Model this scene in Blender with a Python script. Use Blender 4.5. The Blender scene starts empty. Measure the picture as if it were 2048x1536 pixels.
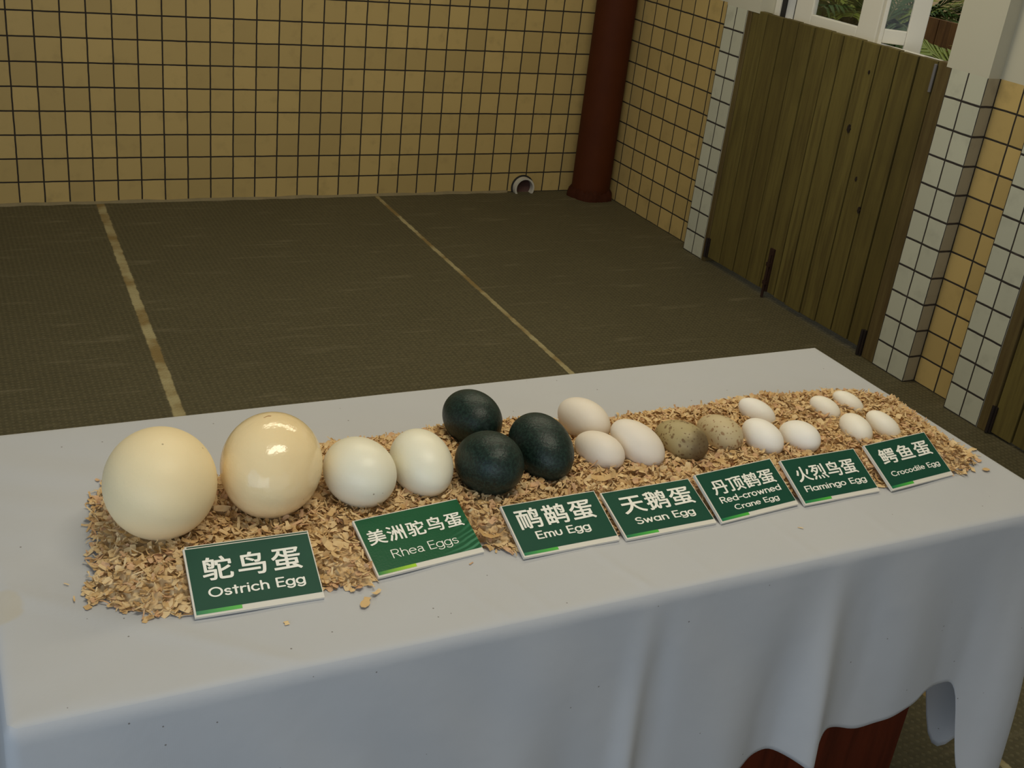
import bpy, bmesh, math, random
import numpy as np
from mathutils import Vector, Matrix

random.seed(7)
rng = np.random.default_rng(7)
SC = bpy.context.scene
COL = SC.collection

# ------------------------------------------------------------------ camera
cam_d = bpy.data.cameras.new('camera')
cam = bpy.data.objects.new('camera', cam_d)
COL.objects.link(cam)
RX = Vector((0.8956580, -0.4311613, 0.1090720))
RY = Vector((-0.0977645, -0.4301210, -0.8974620))
RZ = Vector((0.4338650, 0.7931557, -0.4273936))
M = Matrix((RX, -RY, -RZ)).transposed().to_4x4()
M.translation = Vector((-0.29727, -5.05023, 1.60761))
cam.matrix_world = M
cam_d.sensor_fit = 'HORIZONTAL'
cam_d.sensor_width = 36.0
cam_d.lens = 36.0 * 2272.18 / 2048.0
cam_d.clip_start = 0.02
SC.camera = cam

# ------------------------------------------------------------------ world, lights, exposure
SC.view_settings.view_transform = 'Standard'
SC.view_settings.look = 'None'
SC.view_settings.gamma = 1.0
SC.view_settings.use_curve_mapping = False
SC.view_settings.exposure = 0.0
SC.cycles.use_denoising = True
W = bpy.data.worlds.new('world')
SC.world = W
W.use_nodes = True
wb = W.node_tree.nodes['Background']
wb.inputs[0].default_value = (0.92, 0.96, 1.0, 1)
wb.inputs[1].default_value = 0.52


def area(name, loc, target, size, size_y, power, color):
    d = bpy.data.lights.new(name, 'AREA')
    d.shape = 'RECTANGLE'
    d.size, d.size_y = size, size_y
    d.energy = power
    d.color = color
    o = bpy.data.objects.new(name, d)
    o.location = loc
    o.rotation_euler = (Vector(target) - Vector(loc)).to_track_quat('-Z', 'Y').to_euler()
    COL.objects.link(o)
    return o


# fluorescent battens under the ceiling, daylight through the open front on the left, and an added frontal fill
area('ceiling_lamp_light', (0.45, -4.10, 2.72), (0.45, -4.10, 0), 1.3, 0.25, 18.5, (1.0, 0.91, 0.72))
area('ceiling_lamp_light', (1.2, -2.0, 2.72), (1.2, -2.0, 0), 2.4, 0.25, 27, (1.0, 0.90, 0.66))
area('daylight_fill', (-1.9, -4.95, 1.30), (0.0, -4.0, 0.65), 1.2, 1.4, 7, (0.30, 0.62, 1.0))
area('daylight_fill', (-1.3, -6.1, 1.35), (0.1, -3.9, 0.6), 1.5, 1.3, 13, (0.82, 0.92, 1.0))  # added fill from the front, brightens the cloth front and eggs

# ------------------------------------------------------------------ helpers
def S(r, g, b):
    def f(c):
        c /= 255.0
        return c / 12.92 if c <= 0.04045 else ((c + 0.055) / 1.055) ** 2.4
    return (f(r), f(g), f(b), 1.0)


class NT:
    def __init__(self, name, rough=0.6, spec=0.4):
        self.m = bpy.data.materials.new(name)
        self.m.use_nodes = True
        self.t = self.m.node_tree
        self.b = self.t.nodes['Principled BSDF']
        self.b.inputs['Roughness'].default_value = rough
        self.b.inputs['Specular IOR Level'].default_value = spec

    def n(self, typ, **kw):
        nd = self.t.nodes.new(typ)
        for k, v in kw.items():
            if k.startswith('i_'):
                key = k[2:]
                key = int(key) if key.isdigit() else key.replace('_', ' ')
                nd.inputs[key].default_value = v
            else:
                setattr(nd, k, v)
        return nd

    def l(self, a, b):
        self.t.links.new(a, b)

    def math(self, op, a, b=None, c=None, clamp=False):
        nd = self.n('ShaderNodeMath', operation=op, use_clamp=clamp)
        for i, v in enumerate((a, b, c)):
            if v is None:
                continue
            if isinstance(v, (int, float)):
                nd.inputs[i].default_value = v
            else:
                self.l(v, nd.inputs[i])
        return nd.outputs[0]

    def mix(self, fac, a, b):
        nd = self.n('ShaderNodeMix', data_type='RGBA')
        for sock, v in ((nd.inputs['Factor'], fac), (nd.inputs[6], a), (nd.inputs[7], b)):
            if isinstance(v, (int, float, tuple)):
                sock.default_value = v
            else:
                self.l(v, sock)
        return nd.outputs[2]

    def coord(self, which='Object'):
        return self.n('ShaderNodeTexCoord').outputs[which]

    def noise(self, scale, detail=3.0, vec=None, rough=0.55):
        nd = self.n('ShaderNodeTexNoise', i_Scale=scale, i_Detail=detail, i_Roughness=rough)
        self.l(vec if vec is not None else self.coord(), nd.inputs['Vector'])
        return nd.outputs['Fac']

    def ramp(self, fac, lo, hi):
        nd = self.n('ShaderNodeMapRange', interpolation_type='SMOOTHSTEP')
        nd.inputs[1].default_value = lo
        nd.inputs[2].default_value = hi
        self.l(fac, nd.inputs[0])
        return nd.outputs[0]

    def bump(self, h, strength=0.3, dist=0.002):
        nd = self.n('ShaderNodeBump', i_Strength=strength, i_Distance=dist)
        self.l(h, nd.inputs['Height'])
        self.l(nd.outputs[0], self.b.inputs['Normal'])

    def col(self, v):
        if isinstance(v, tuple):
            self.b.inputs['Base Color'].default_value = v
        else:
            self.l(v, self.b.inputs['Base Color'])
        return self.m


def plain(name, c, rough=0.6, spec=0.4, var=0.0, vscale=8.0):
    t = NT(name, rough, spec)
    if var:
        nz = t.noise(vscale)
        k = tuple(x * (1 - var) for x in c[:3]) + (1,)
        return t.col(t.mix(nz, c, k))
    return t.col(c)


def mk(name, verts, faces, mat, parent=None, smooth=False, mats=None, fm=None, uvs=None):
    me = bpy.data.meshes.new(name)
    me.from_pydata([tuple(v) for v in verts], [], faces)
    for m in (mats or [mat]):
        me.materials.append(m)
    if fm is not None:
        me.polygons.foreach_set('material_index', fm)
    if uvs is not None:
        uv = me.uv_layers.new(name='UVMap')
        uv.data.foreach_set('uv', np.array(uvs, 'f').ravel())
    if smooth:
        me.polygons.foreach_set('use_smooth', [True] * len(me.polygons))
    me.update()
    o = bpy.data.objects.new(name, me)
    COL.objects.link(o)
    if parent:
        o.parent = parent
    return o


class MB:
    """collects primitives, becomes ONE mesh object"""
    def __init__(self):
        self.v, self.f, self.m = [], [], []

    def add(self, vs, fs, mi=0):
        k = len(self.v)
        self.v += [tuple(v) for v in vs]
        self.f += [tuple(i + k for i in f) for f in fs]
        self.m += [mi] * len(fs)

    def box(self, lo, hi, mi=0, mat=None):
        x0, y0, z0 = lo
        x1, y1, z1 = hi
        vs = [(x0, y0, z0), (x1, y0, z0), (x1, y1, z0), (x0, y1, z0), (x0, y0, z1), (x1, y0, z1), (x1, y1, z1), (x0, y1, z1)]
        if mat is not None:
            vs = [tuple(mat @ Vector(v)) for v in vs]
        self.add(vs, [(3, 2, 1, 0), (4, 5, 6, 7), (0, 1, 5, 4), (1, 2, 6, 5), (2, 3, 7, 6), (3, 0, 4, 7)], mi)

    def tube(self, pts, radii, seg=12, cap=True, mi=0):
        pts = [Vector(p) for p in pts]
        rings = []
        for i, p in enumerate(pts):
            d = (pts[min(i + 1, len(pts) - 1)] - pts[max(i - 1, 0)]).normalized()
            a = d.orthogonal().normalized() if abs(d.z) < 0.9 else Vector((1, 0, 0))
            a = (a - d * a.dot(d)).normalized()
            b = d.cross(a)
            r = radii[i] if isinstance(radii, (list, tuple)) else radii
            rings.append([p + (a * math.cos(2 * math.pi * k / seg) + b * math.sin(2 * math.pi * k / seg)) * r for k in range(seg)])
        vs = [v for r in rings for v in r]
        fs = []
        for i in range(len(pts) - 1):
            for k in range(seg):
                fs.append((i * seg + k, i * seg + (k + 1) % seg, (i + 1) * seg + (k + 1) % seg, (i + 1) * seg + k))
        if cap:
            fs.append(tuple(range(seg))[::-1])
            fs.append(tuple((len(pts) - 1) * seg + k for k in range(seg)))
        self.add(vs, fs, mi)

    def build(self, name, mat, parent=None, smooth=False, bevel=0.0, mats=None):
        o = mk(name, self.v, self.f, mat, parent, smooth, mats, self.m if mats else None)
        if bevel:
            b = o.modifiers.new('bevel', 'BEVEL')
            b.width = bevel
            b.segments = 2
            b.limit_method = 'ANGLE'
        return o


def tag(o, label, cat, group=None, kind=None):
    o['label'] = label
    o['category'] = cat
    if group:
        o['group'] = group
    if kind:
        o['kind'] = kind
    return o


def struct(o):
    o['kind'] = 'structure'
    return o


def empty(name, loc, rot=None):
    o = bpy.data.objects.new(name, None)
    o.empty_display_size = 0.05
    o.location = loc
    if rot is not None:
        o.rotation_euler = rot
    COL.objects.link(o)
    return o


# ------------------------------------------------------------------ materials
def tile_mat(name, base, grout, rough, var=0.10, gw=0.030):
    t = NT(name, rough, 0.45)
    uv = t.n('ShaderNodeUVMap', uv_map='UVMap').outputs[0]
    wob = t.n('ShaderNodeTexNoise', i_Scale=1.7, i_Detail=2.0)
    t.l(uv, wob.inputs['Vector'])
    off = t.n('ShaderNodeVectorMath', operation='MULTIPLY_ADD')
    t.l(wob.outputs['Color'], off.inputs[0])
    off.inputs[1].default_value = (0.03, 0.03, 0)
    t.l(uv, off.inputs[2])
    sep = t.n('ShaderNodeSeparateXYZ')
    t.l(off.outputs[0], sep.inputs[0])
    ds = []
    for k in (0, 1):
        fr = t.math('FRACT', t.math('SUBTRACT', sep.outputs[k], 0.015))
        ds.append(t.math('MINIMUM', fr, t.math('SUBTRACT', 1.0, fr)))
    d = t.math('MINIMUM', ds[0], ds[1])
    mask = t.ramp(d, gw * 0.75, gw * 1.35)
    fl = t.n('ShaderNodeVectorMath', operation='FLOOR')
    t.l(off.outputs[0], fl.inputs[0])
    wn = t.n('ShaderNodeTexWhiteNoise', noise_dimensions='2D')
    t.l(fl.outputs[0], wn.inputs['Vector'])
    dark = tuple(x * (1 - var) for x in base[:3]) + (1,)
    lite = tuple(min(1, x * (1 + var)) for x in base[:3]) + (1,)
    c = t.mix(wn.outputs['Value'], dark, lite)
    nz = t.noise(14.0, 4.0)
    c = t.mix(t.ramp(nz, 0.5, 0.8), c, tuple(x * 0.86 for x in base[:3]) + (1,))
    gn = t.noise(9.0, 2.0)
    g = t.mix(t.ramp(gn, 0.62, 0.8), grout, tuple(min(1, x * 3.2) for x in grout[:3]) + (1,))
    t.col(t.mix(mask, g, c))
    t.l(t.math('SUBTRACT', 0.95, t.math('MULTIPLY', mask, 0.95 - rough)), t.b.inputs['Roughness'])
    t.bump(mask, 0.6, 0.002)
    return t.m


M_beige = tile_mat('beige_tile', S(190, 164, 106), S(46, 40, 34), 0.42)
M_white = tile_mat('white_tile', S(194, 194, 176), S(50, 44, 40), 0.35, 0.05, 0.034)
M_plaster = plain('plaster', S(200, 196, 178), 0.85, 0.2, 0.05, 5)
M_return = tile_mat('edge_tile', S(170, 160, 136), S(56, 48, 42), 0.5, 0.03, 0.034)


def floor_mat():
    t = NT('ribbed_rubber', 0.72, 0.3)
    P = t.coord()
    sep = t.n('ShaderNodeSeparateXYZ')
    t.l(P, sep.inputs[0])
    x, y = sep.outputs[0], sep.outputs[1]
    s = 2 * math.pi / 0.034
    a = t.math('SINE', t.math('MULTIPLY', t.math('ADD', x, y), s))
    b = t.math('SINE', t.math('MULTIPLY', t.math('SUBTRACT', x, y), s))
    dots = t.ramp(t.math('MULTIPLY', a, b), 0.15, 0.7)
    n1 = t.noise(2.2, 5.0)
    n2 = t.noise(60.0, 3.0)
    base = t.mix(n1, S(82, 76, 54), S(97, 90, 66))
    base = t.mix(t.math('MULTIPLY', t.ramp(n2, 0.35, 0.7), 0.5), base, S(66, 62, 46))
    base = t.mix(t.math('MULTIPLY', dots, 0.38), base, S(118, 110, 84))
    # pale scuffs near the corner
    mp = t.n('ShaderNodeMapping')
    mp.inputs['Rotation'].default_value = (0, 0, 0.75)
    mp.inputs['Scale'].default_value = (2.0, 14.0, 1.0)
    t.l(P, mp.inputs[0])
    sc = t.noise(1.6, 4.0, mp.outputs[0])
    base = t.mix(t.math('MULTIPLY', t.ramp(sc, 0.56, 0.74), 0.28), base, S(140, 130, 105))
    # two pale joints between the mats, edges ragged
    nz = t.noise(22.0, 4.0)
    joint = None
    for (x0, k, w) in ((0.320, 0.0270, 0.0165), (1.592, 0.0070, 0.0095)):
        cx = t.math('ADD', t.math('MULTIPLY', y, k), x0)
        d = t.math('ABSOLUTE', t.math('SUBTRACT', x, cx))
        d = t.math('ADD', d, t.math('MULTIPLY', t.math('SUBTRACT', nz, 0.5), 0.014))
        mk_ = t.math('SUBTRACT', 1.0, t.ramp(d, w * 0.8, w * 1.2))
        joint = mk_ if joint is None else t.math('MAXIMUM', joint, mk_)
    jn = t.noise(5.5, 4.0)
    jc = t.mix(t.ramp(jn, 0.4, 0.62), S(178, 166, 126), S(140, 118, 74))
    t.col(t.mix(t.math('MULTIPLY', joint, 0.92), base, jc))
    h = t.math('ADD', dots, t.math('MULTIPLY', n2, 0.5))
    t.bump(h, 0.5, 0.002)
    return t.m


M_floor = floor_mat()


def cloth_mat():
    t = NT('table_linen', 0.9, 0.15)
    t.b.inputs['Sheen Weight'].default_value = 0.05
    P = t.coord()
    n1 = t.noise(3.0, 4.0)
    base = t.mix(n1, S(196, 196, 198), S(186, 187, 190))
    # dust specks
    vo = t.n('ShaderNodeTexVoronoi', i_Scale=52.0)
    t.l(P, vo.inputs['Vector'])
    wn = t.n('ShaderNodeSeparateColor')
    t.l(vo.outputs['Color'], wn.inputs[0])
    sp = t.math('MULTIPLY', t.math('LESS_THAN', vo.outputs['Distance'], 0.065), t.math('LESS_THAN', wn.outputs[0], 0.22))
    base = t.mix(t.math('MULTIPLY', sp, 0.7), base, S(96, 84, 74))
    # tea coloured stain near the left end
    sub = t.n('ShaderNodeVectorMath', operation='SUBTRACT')
    t.l(P, sub.inputs[0])
    sub.inputs[1].default_value = (-0.287, -3.825, 0.72)
    sc = t.n('ShaderNodeVectorMath', operation='MULTIPLY')
    t.l(sub.outputs[0], sc.inputs[0])
    sc.inputs[1].default_value = (32.0, 30.0, 6.0)
    ln = t.n('ShaderNodeVectorMath', operation='LENGTH')
    t.l(sc.outputs[0], ln.inputs[0])
    st = t.math('SUBTRACT', 1.0, t.ramp(t.math('ADD', ln.outputs['Value'], t.math('MULTIPLY', t.noise(40, 2), 0.4)), 1.05, 1.3))
    base = t.mix(t.math('MULTIPLY', st, 0.5), base, S(192, 182, 160))
    t.col(base)
    w1 = t.n('ShaderNodeTexWave', i_Scale=420.0, i_Distortion=0.0)
    t.l(P, w1.inputs['Vector'])
    cr = t.noise(7.0, 5.0)
    t.bump(t.math('ADD', t.math('MULTIPLY', w1.outputs['Fac'], 0.012), t.math('MULTIPLY', cr, 1.0)), 0.35, 0.006)
    return t.m


M_cloth = cloth_mat()


def shaving_mat():
    t = NT('pine_shavings', 0.75, 0.25)
    g = t.n('ShaderNodeNewGeometry')
    r = g.outputs['Random Per Island']
    c = t.mix(t.ramp(r, 0.0, 0.75), S(210, 174, 120), S(232, 204, 156))
    c = t.mix(t.math('MULTIPLY', t.math('GREATER_THAN', r, 0.84), 0.6), c, S(200, 148, 114))
    c = t.mix(t.math('MULTIPLY', t.math('LESS_THAN', r, 0.04), 0.5), c, S(150, 112, 74))
    n = t.noise(70.0, 4.0)
    c = t.mix(t.math('MULTIPLY', t.ramp(n, 0.4, 0.75), 0.35), c, S(178, 130, 78))
    t.col(c)
    t.b.inputs['Subsurface Weight'].default_value = 0.0
    return t.m


M_shav = shaving_mat()


def egg_mat(name, c1, c2, rough, speck=0.0, bumpy=0.15, bscale=140.0, spec=0.4):
    t = NT(name, rough, spec)
    n1 = t.noise(9.0, 4.0)
    c = t.mix(n1, c1, c2)
    if speck:
        vo = t.n('ShaderNodeTexVoronoi', i_Scale=75.0)
        t.l(t.coord(), vo.inputs['Vector'])
        sp = t.n('ShaderNodeSeparateColor')
        t.l(vo.outputs['Color'], sp.inputs[0])
        k = t.math('MULTIPLY', t.math('LESS_THAN', vo.outputs['Distance'], 0.10), t.math('LESS_THAN', sp.outputs[0], speck))
        c = t.mix(t.math('MULTIPLY', k, 0.6), c, S(120, 92, 62))
    t.col(c)
    t.b.inputs['Subsurface Weight'].default_value = 0.05
    t.b.inputs['Subsurface Radius'].default_value = (0.01, 0.006, 0.004)
    t.bump(t.noise(bscale, 3.0), bumpy, 0.0015)
    return t.m


M_ost = egg_mat('ostrich_shell', S(248, 230, 188), S(240, 218, 172), 0.5, 0.05, 0.25)
M_ost2 = egg_mat('varnished_ostrich_shell', S(248, 228, 184), S(242, 214, 162), 0.15, 0.07, 0.6, 60.0, 0.5)
M_rhea = egg_mat('rhea_shell', S(243, 238, 216), S(235, 228, 204), 0.4, 0.05, 0.2)
M_swan = egg_mat('swan_shell', S(240, 230, 214), S(230, 216, 198), 0.55, 0.03, 0.15)
M_croc = egg_mat('crocodile_shell', S(248, 240, 224), S(240, 230, 210), 0.5, 0.0, 0.15)
M_flam = egg_mat('flamingo_shell', S(248, 242, 230), S(240, 232, 220), 0.55, 0.05, 0.15)


def emu_mat():
    t = NT('emu_shell', 0.42, 0.35)
    n = t.noise(260.0, 3.0)
    m = t.noise(14.0, 3.0)
    c = t.mix(t.ramp(n, 0.35, 0.7), S(14, 30, 25), S(36, 58, 49))
    c = t.mix(t.math('MULTIPLY', m, 0.45), c, S(24, 34, 30))
    t.col(c)
    t.bump(n, 0.5, 0.0015)
    return t.m


M_emu = emu_mat()


def crane_mat(name, base, spot, dens, cap, capdir):
    t = NT(name, 0.5, 0.35)
    P = t.coord()
    n1 = t.noise(10.0, 4.0)
    c = t.mix(n1, base, tuple(x * 0.85 for x in base[:3]) + (1,))
    for sc, th in ((95.0, 0.36), (190.0, 0.36)):
        dist = t.n('ShaderNodeTexNoise', i_Scale=60.0, i_Detail=2.0)
        t.l(P, dist.inputs['Vector'])
        va = t.n('ShaderNodeVectorMath', operation='MULTIPLY_ADD')
        t.l(dist.outputs['Color'], va.inputs[0])
        va.inputs[1].default_value = (0.012, 0.012, 0.012)
        t.l(P, va.inputs[2])
        vo = t.n('ShaderNodeTexVoronoi', i_Scale=sc)
        t.l(va.outputs[0], vo.inputs['Vector'])
        sp = t.n('ShaderNodeSeparateColor')
        t.l(vo.outputs['Color'], sp.inputs[0])
        k = t.math('MULTIPLY', t.math('SUBTRACT', 1.0, t.ramp(vo.outputs['Distance'], th * 0.6, th)), t.math('LESS_THAN', sp.outputs[0], dens))
        c = t.mix(t.math('MULTIPLY', k, 0.75), c, spot)
    if cap:
        dt = t.n('ShaderNodeVectorMath', operation='DOT_PRODUCT')
        t.l(P, dt.inputs[0])
        dt.inputs[1].default_value = capdir
        nz = t.noise(45.0, 4.0)
        k = t.ramp(t.math('ADD', dt.outputs['Value'], t.math('MULTIPLY', t.math('SUBTRACT', nz, 0.5), 0.035)), 0.010, 0.040)
        c = t.mix(t.math('MULTIPLY', k, 0.8), c, S(84, 62, 38))
    t.col(c)
    return t.m


M_red = None


def column_mat():
    t = NT('red_brown_paint', 0.7, 0.2)
    n = t.noise(6.0, 5.0)
    t.col(t.mix(n, S(86, 40, 12), S(66, 28, 8)))
    t.bump(t.noise(90.0, 3.0), 0.2, 0.002)
    return t.m


M_column = column_mat()


def wood_mat(name, c1, c2, c3, axis, rough=0.7):
    """weathered boards, grain along z, colour per board via island"""
    t = NT(name, rough, 0.25)
    P = t.coord()
    mp = t.n('ShaderNodeMapping')
    sc = [26.0, 26.0, 26.0]
    sc[axis] = 1.6
    mp.inputs['Scale'].default_value = sc
    t.l(P, mp.inputs[0])
    g = t.noise(1.6, 6.0, mp.outputs[0], 0.65)
    isl = t.n('ShaderNodeNewGeometry').outputs['Random Per Island']
    base = t.mix(isl, c1, c2)
    c = t.mix(t.ramp(g, 0.35, 0.75), base, c3)
    st = t.noise(2.6, 3.0)
    c = t.mix(t.math('MULTIPLY', t.ramp(st, 0.5, 0.75), 0.5), c, tuple(x * 0.62 for x in c2[:3]) + (1,))
    t.col(c)
    t.bump(g, 0.25, 0.002)
    return t.m


M_plank = wood_mat('weathered_plank', S(114, 102, 54), S(96, 84, 42), S(82, 70, 36), 2)
M_post = wood_mat('door_post_wood', S(106, 92, 56), S(96, 82, 48), S(82, 66, 38), 2)
M_tablewood = wood_mat('dark_red_wood', S(96, 36, 18), S(84, 30, 14), S(66, 22, 10), 2, 0.45)
M_bamboo = wood_mat('brown_fence_wood', S(150, 108, 60), S(132, 92, 50), S(104, 70, 38), 2)
M_frame = plain('white_window_frame', S(224, 220, 208), 0.35, 0.5)
M_gap = plain('dark_gap', S(40, 38, 36), 0.7)  # near-black colour standing in for the shade inside gaps
M_iron = plain('dark_iron', S(40, 30, 24), 0.6, 0.4, 0.4, 40)
M_rust = plain('rusty_iron', S(58, 36, 24), 0.75, 0.3, 0.5, 60)
M_steel = plain('dull_steel', S(110, 106, 104), 0.4, 0.5)
M_pvc = plain('white_pvc', S(206, 200, 186), 0.4, 0.4, 0.12, 12)
M_pvcin = plain('dark_pipe_bore', S(92, 66, 60), 0.7, 0.2, 0.4, 20)  # darker and browner than the outer ring
M_mortar = plain('mortar', S(150, 136, 104), 0.9, 0.2, 0.35, 25)
M_board = plain('white_foam_board', S(226, 220, 208), 0.6, 0.3, 0.06, 30)
M_letter = plain('white_lettering', S(246, 243, 232), 0.5, 0.3)
M_leaf = plain('palm_leaf', S(158, 172, 62), 0.5, 0.3, 0.4, 6)
M_leafd = plain('dark_palm_leaf', S(84, 112, 42), 0.5, 0.3, 0.4, 6)
M_stalk = plain('palm_stalk', S(112, 118, 62), 0.6)
M_garden = plain('garden_wall_paint', S(250, 216, 160), 0.9, 0.2, 0.15, 2)
M_soil = plain('soil', S(84, 62, 40), 0.95, 0.1, 0.4, 6)


def glass_mat():
    t = NT('window_glass', 0.02, 0.5)
    t.b.inputs['Transmission Weight'].default_value = 1.0
    t.b.inputs['IOR'].default_value = 1.45
    return t.col((0.96, 0.98, 0.96, 1))


M_glass = glass_mat()


def sign_mat(bright):
    t = NT('bright_green_print' if bright else 'dark_green_print', 0.3 if bright else 0.5, 0.45 if bright else 0.2)
    n = t.noise(25.0, 3.0)
    if not bright:
        c = t.mix(n, S(20, 68, 52), S(28, 80, 60))
    else:
        uv = t.n('ShaderNodeUVMap', uv_map='UVMap').outputs[0]
        sep = t.n('ShaderNodeSeparateXYZ')
        t.l(uv, sep.inputs[0])
        c = t.mix(n, S(3, 80, 44), S(6, 90, 52))
        # printed pale leaf veins sweeping over the lower right corner
        wv = t.n('ShaderNodeTexWave', wave_type='RINGS', rings_direction='Z', i_Scale=4.2, i_Distortion=3.0, i_Detail=2.0)
        mp = t.n('ShaderNodeMapping')
        mp.inputs['Location'].default_value = (-0.35, -1.15, 0)
        t.l(uv, mp.inputs[0])
        t.l(mp.outputs[0], wv.inputs['Vector'])
        k = t.math('SUBTRACT', sep.outputs[0], t.math('MULTIPLY', sep.outputs[1], 0.55))
        k = t.math('MULTIPLY', t.ramp(k, 0.52, 0.95), t.ramp(wv.outputs['Fac'], 0.35, 0.9))
        c = t.mix(t.math('MULTIPLY', k, 0.5), c, S(96, 168, 128))
    t.bump(t.noise(300.0, 2.0), 0.12 if bright else 0.05, 0.001)
    return t.col(c)


M_green = sign_mat(False)
M_green2 = sign_mat(True)


def stripe_mat(a, b):
    t = NT('printed_stripe', 0.45, 0.35)
    uv = t.n('ShaderNodeUVMap', uv_map='UVMap').outputs[0]
    sep = t.n('ShaderNodeSeparateXYZ')
    t.l(uv, sep.inputs[0])
    return t.col(t.mix(t.math('POWER', sep.outputs[0], 0.8), a, b))


M_stripe = stripe_mat(S(14, 110, 78), S(84, 186, 66))
M_stripe2 = stripe_mat(S(10, 120, 62), S(170, 216, 40))

# ------------------------------------------------------------------ room shell
def quadmesh(name, quads, mats, parent=None):
    """quads: (4 corners, material index, 4 uvs)"""
    v, f, fm, uv = [], [], [], []
    for q, mi, u in quads:
        k = len(v)
        v += q
        f.append((k, k + 1, k + 2, k + 3))
        fm.append(mi)
        uv += u
    return mk(name, v, f, None, parent, mats=mats, fm=fm, uvs=uv)


ZT_TILE = 1.092
ZC = 2.8
fl = MB()
fl.box((-5.0, -8.0, -0.08), (2.86, 0.10, 0.0))
struct(fl.build('floor', M_floor))

# back wall, tiled dado with plaster above
q = []
xa, xb = -5.0, 2.9
q.append(([(xa, 0, -0.05), (xb, 0, -0.05), (xb, 0, ZT_TILE), (xa, 0, ZT_TILE)], 0, [(xa * 10, -0.5), (xb * 10, -0.5), (xb * 10, ZT_TILE * 10), (xa * 10, ZT_TILE * 10)]))
q.append(([(xa, 0, ZT_TILE), (xb, 0, ZT_TILE), (xb, 0, ZC), (xa, 0, ZC)], 1, [(0, 0)] * 4))
q.append(([(xb, 0.2, -0.05), (xa, 0.2, -0.05), (xa, 0.2, ZC), (xb, 0.2, ZC)], 1, [(0, 0)] * 4))
q.append(([(xa, 0.2, ZC), (xa, 0, ZC), (xb, 0, ZC), (xb, 0.2, ZC)], 1, [(0, 0)] * 4))
q.append(([(xa, 0.2, -.05), (xa, 0, -.05), (xa, 0, ZC), (xa, 0.2, ZC)], 1, [(0, 0)] * 4))
struct(quadmesh('wall_back', q, [M_beige, M_plaster]))

# right wall with three flat pilasters, door and window openings
XB, XP = 2.828, 2.773
Y1L, Y1M, Y1R = -0.9257, -0.9963, -1.0708
Y2L, Y2M, Y2R = -2.2139, -2.2925, -2.3763
Y3L, Y3M, Y3R = -2.5805, -2.6548, -2.7321
q = []


def face_y(X, y0, y1, z0, z1, mi, uf):
    # wall face looking towards -x, between y0 (far) and y1 (near)
    pts = [(X, y0, z0), (X, y1, z0), (X, y1, z1), (X, y0, z1)]
    q.append((pts, mi, [(uf(y0), z0 * 10), (uf(y1), z0 * 10), (uf(y1), z1 * 10), (uf(y0), z1 * 10)]))


def pil_face(X, a, m, b, z1):
    um = lambda y: (y - m) / ((a - m) if y > m else (m - b))
    for y0, y1 in ((a, m), (m, b)):
        face_y(X, y0, y1, -0.05, z1, 1, um)


def ret(x0, x1, y, z0, z1, mi, flip=False):
    pts = [(x0, y, z0), (x1, y, z0), (x1, y, z1), (x0, y, z1)]
    u = [(0.02, z0 * 10), (0.98, z0 * 10), (0.98, z1 * 10), (0.02, z1 * 10)]
    if flip:
        pts, u = pts[::-1], u[::-1]
    q.append((pts, mi, u))


ub1 = lambda y: (y + 0.8217) / 0.1037
face_y(XB, 0.0, Y1L, -0.05, ZT_TILE, 0, ub1)
ret(XP, XB, Y1L, -0.05, ZT_TILE, 2, True)
pil_face(XP, Y1L, Y1M, Y1R, ZT_TILE)
pil_face(XP, Y2L, Y2M, Y2R, ZT_TILE)
ret(XP, XB, Y2R, -0.05, ZT_TILE, 2)
ub2 = lambda y: (y + 2.4787) / 0.1018
face_y(XB, Y2R, Y3L, -0.05, ZT_TILE, 0, ub2)
ret(XP, XB, Y3L, -0.05, ZT_TILE, 2, True)
pil_face(XP, Y3L, Y3M, Y3R, ZT_TILE)
# far side of the wall beyond the second door
Y4 = -3.75
face_y(XP, Y4, -8.0, -0.05, ZT_TILE, 1, lambda y: y / 0.08)
# door reveals
for y, fl_ in ((Y1R, False), (Y2L, True), (Y3R, False), (Y4, True)):
    ret(XP, 2.93, y, -0.05, ZT_TILE, 3, fl_)
# plaster above the dado, following the pilasters, around window openings
ZW = 2.05
YWA, YWB = -1.150, -2.192
for a, b, X in ((0.0, Y1L, XB), (Y2R, Y3L, XB)):
    face_y(X, a, b, ZT_TILE, ZC, 3, lambda y: 0)
for y, f_ in ((Y1L, True), (Y3L, True), (Y2R, False)):
    ret(XP, XB, y, ZT_TILE, ZC, 3, f_)
face_y(XP, Y1L, YWA, ZT_TILE, ZC, 3, lambda y: 0)
face_y(XP, YWB, Y2R, ZT_TILE, ZC, 3, lambda y: 0)
face_y(XP, YWA, YWB, ZW, ZC, 3, lambda y: 0)
face_y(XP, Y3L, -8.0, ZT_TILE, ZC, 3, lambda y: 0)
ret(XP, 2.93, YWA, ZT_TILE, ZW, 3, False)
ret(XP, 2.93, YWB, ZT_TILE, ZW, 3, True)
q.append(([(XP, YWA, ZW), (XP, YWB, ZW), (2.93, YWB, ZW), (2.93, YWA, ZW)], 3, [(0, 0)] * 4))
# outer skin of the wall
for a, b, z0, z1 in ((0.2, Y1R, -.05, ZC), (Y1R, YWA, ZT_TILE, ZC), (YWA, YWB, ZW, ZC), (YWB, Y3R, ZT_TILE, ZC), (Y2L, Y3R, -.05, ZT_TILE), (Y3R, -8.0, ZT_TILE, ZC), (Y4, -8.0, -.05, ZT_TILE)):
    q.append(([(2.93, b, z0), (2.93, a, z0), (2.93, a, z1), (2.93, b, z1)], 3, [(0, 0)] * 4))
struct(quadmesh('wall_right', q, [M_beige, M_white, M_return, M_plaster]))

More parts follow.
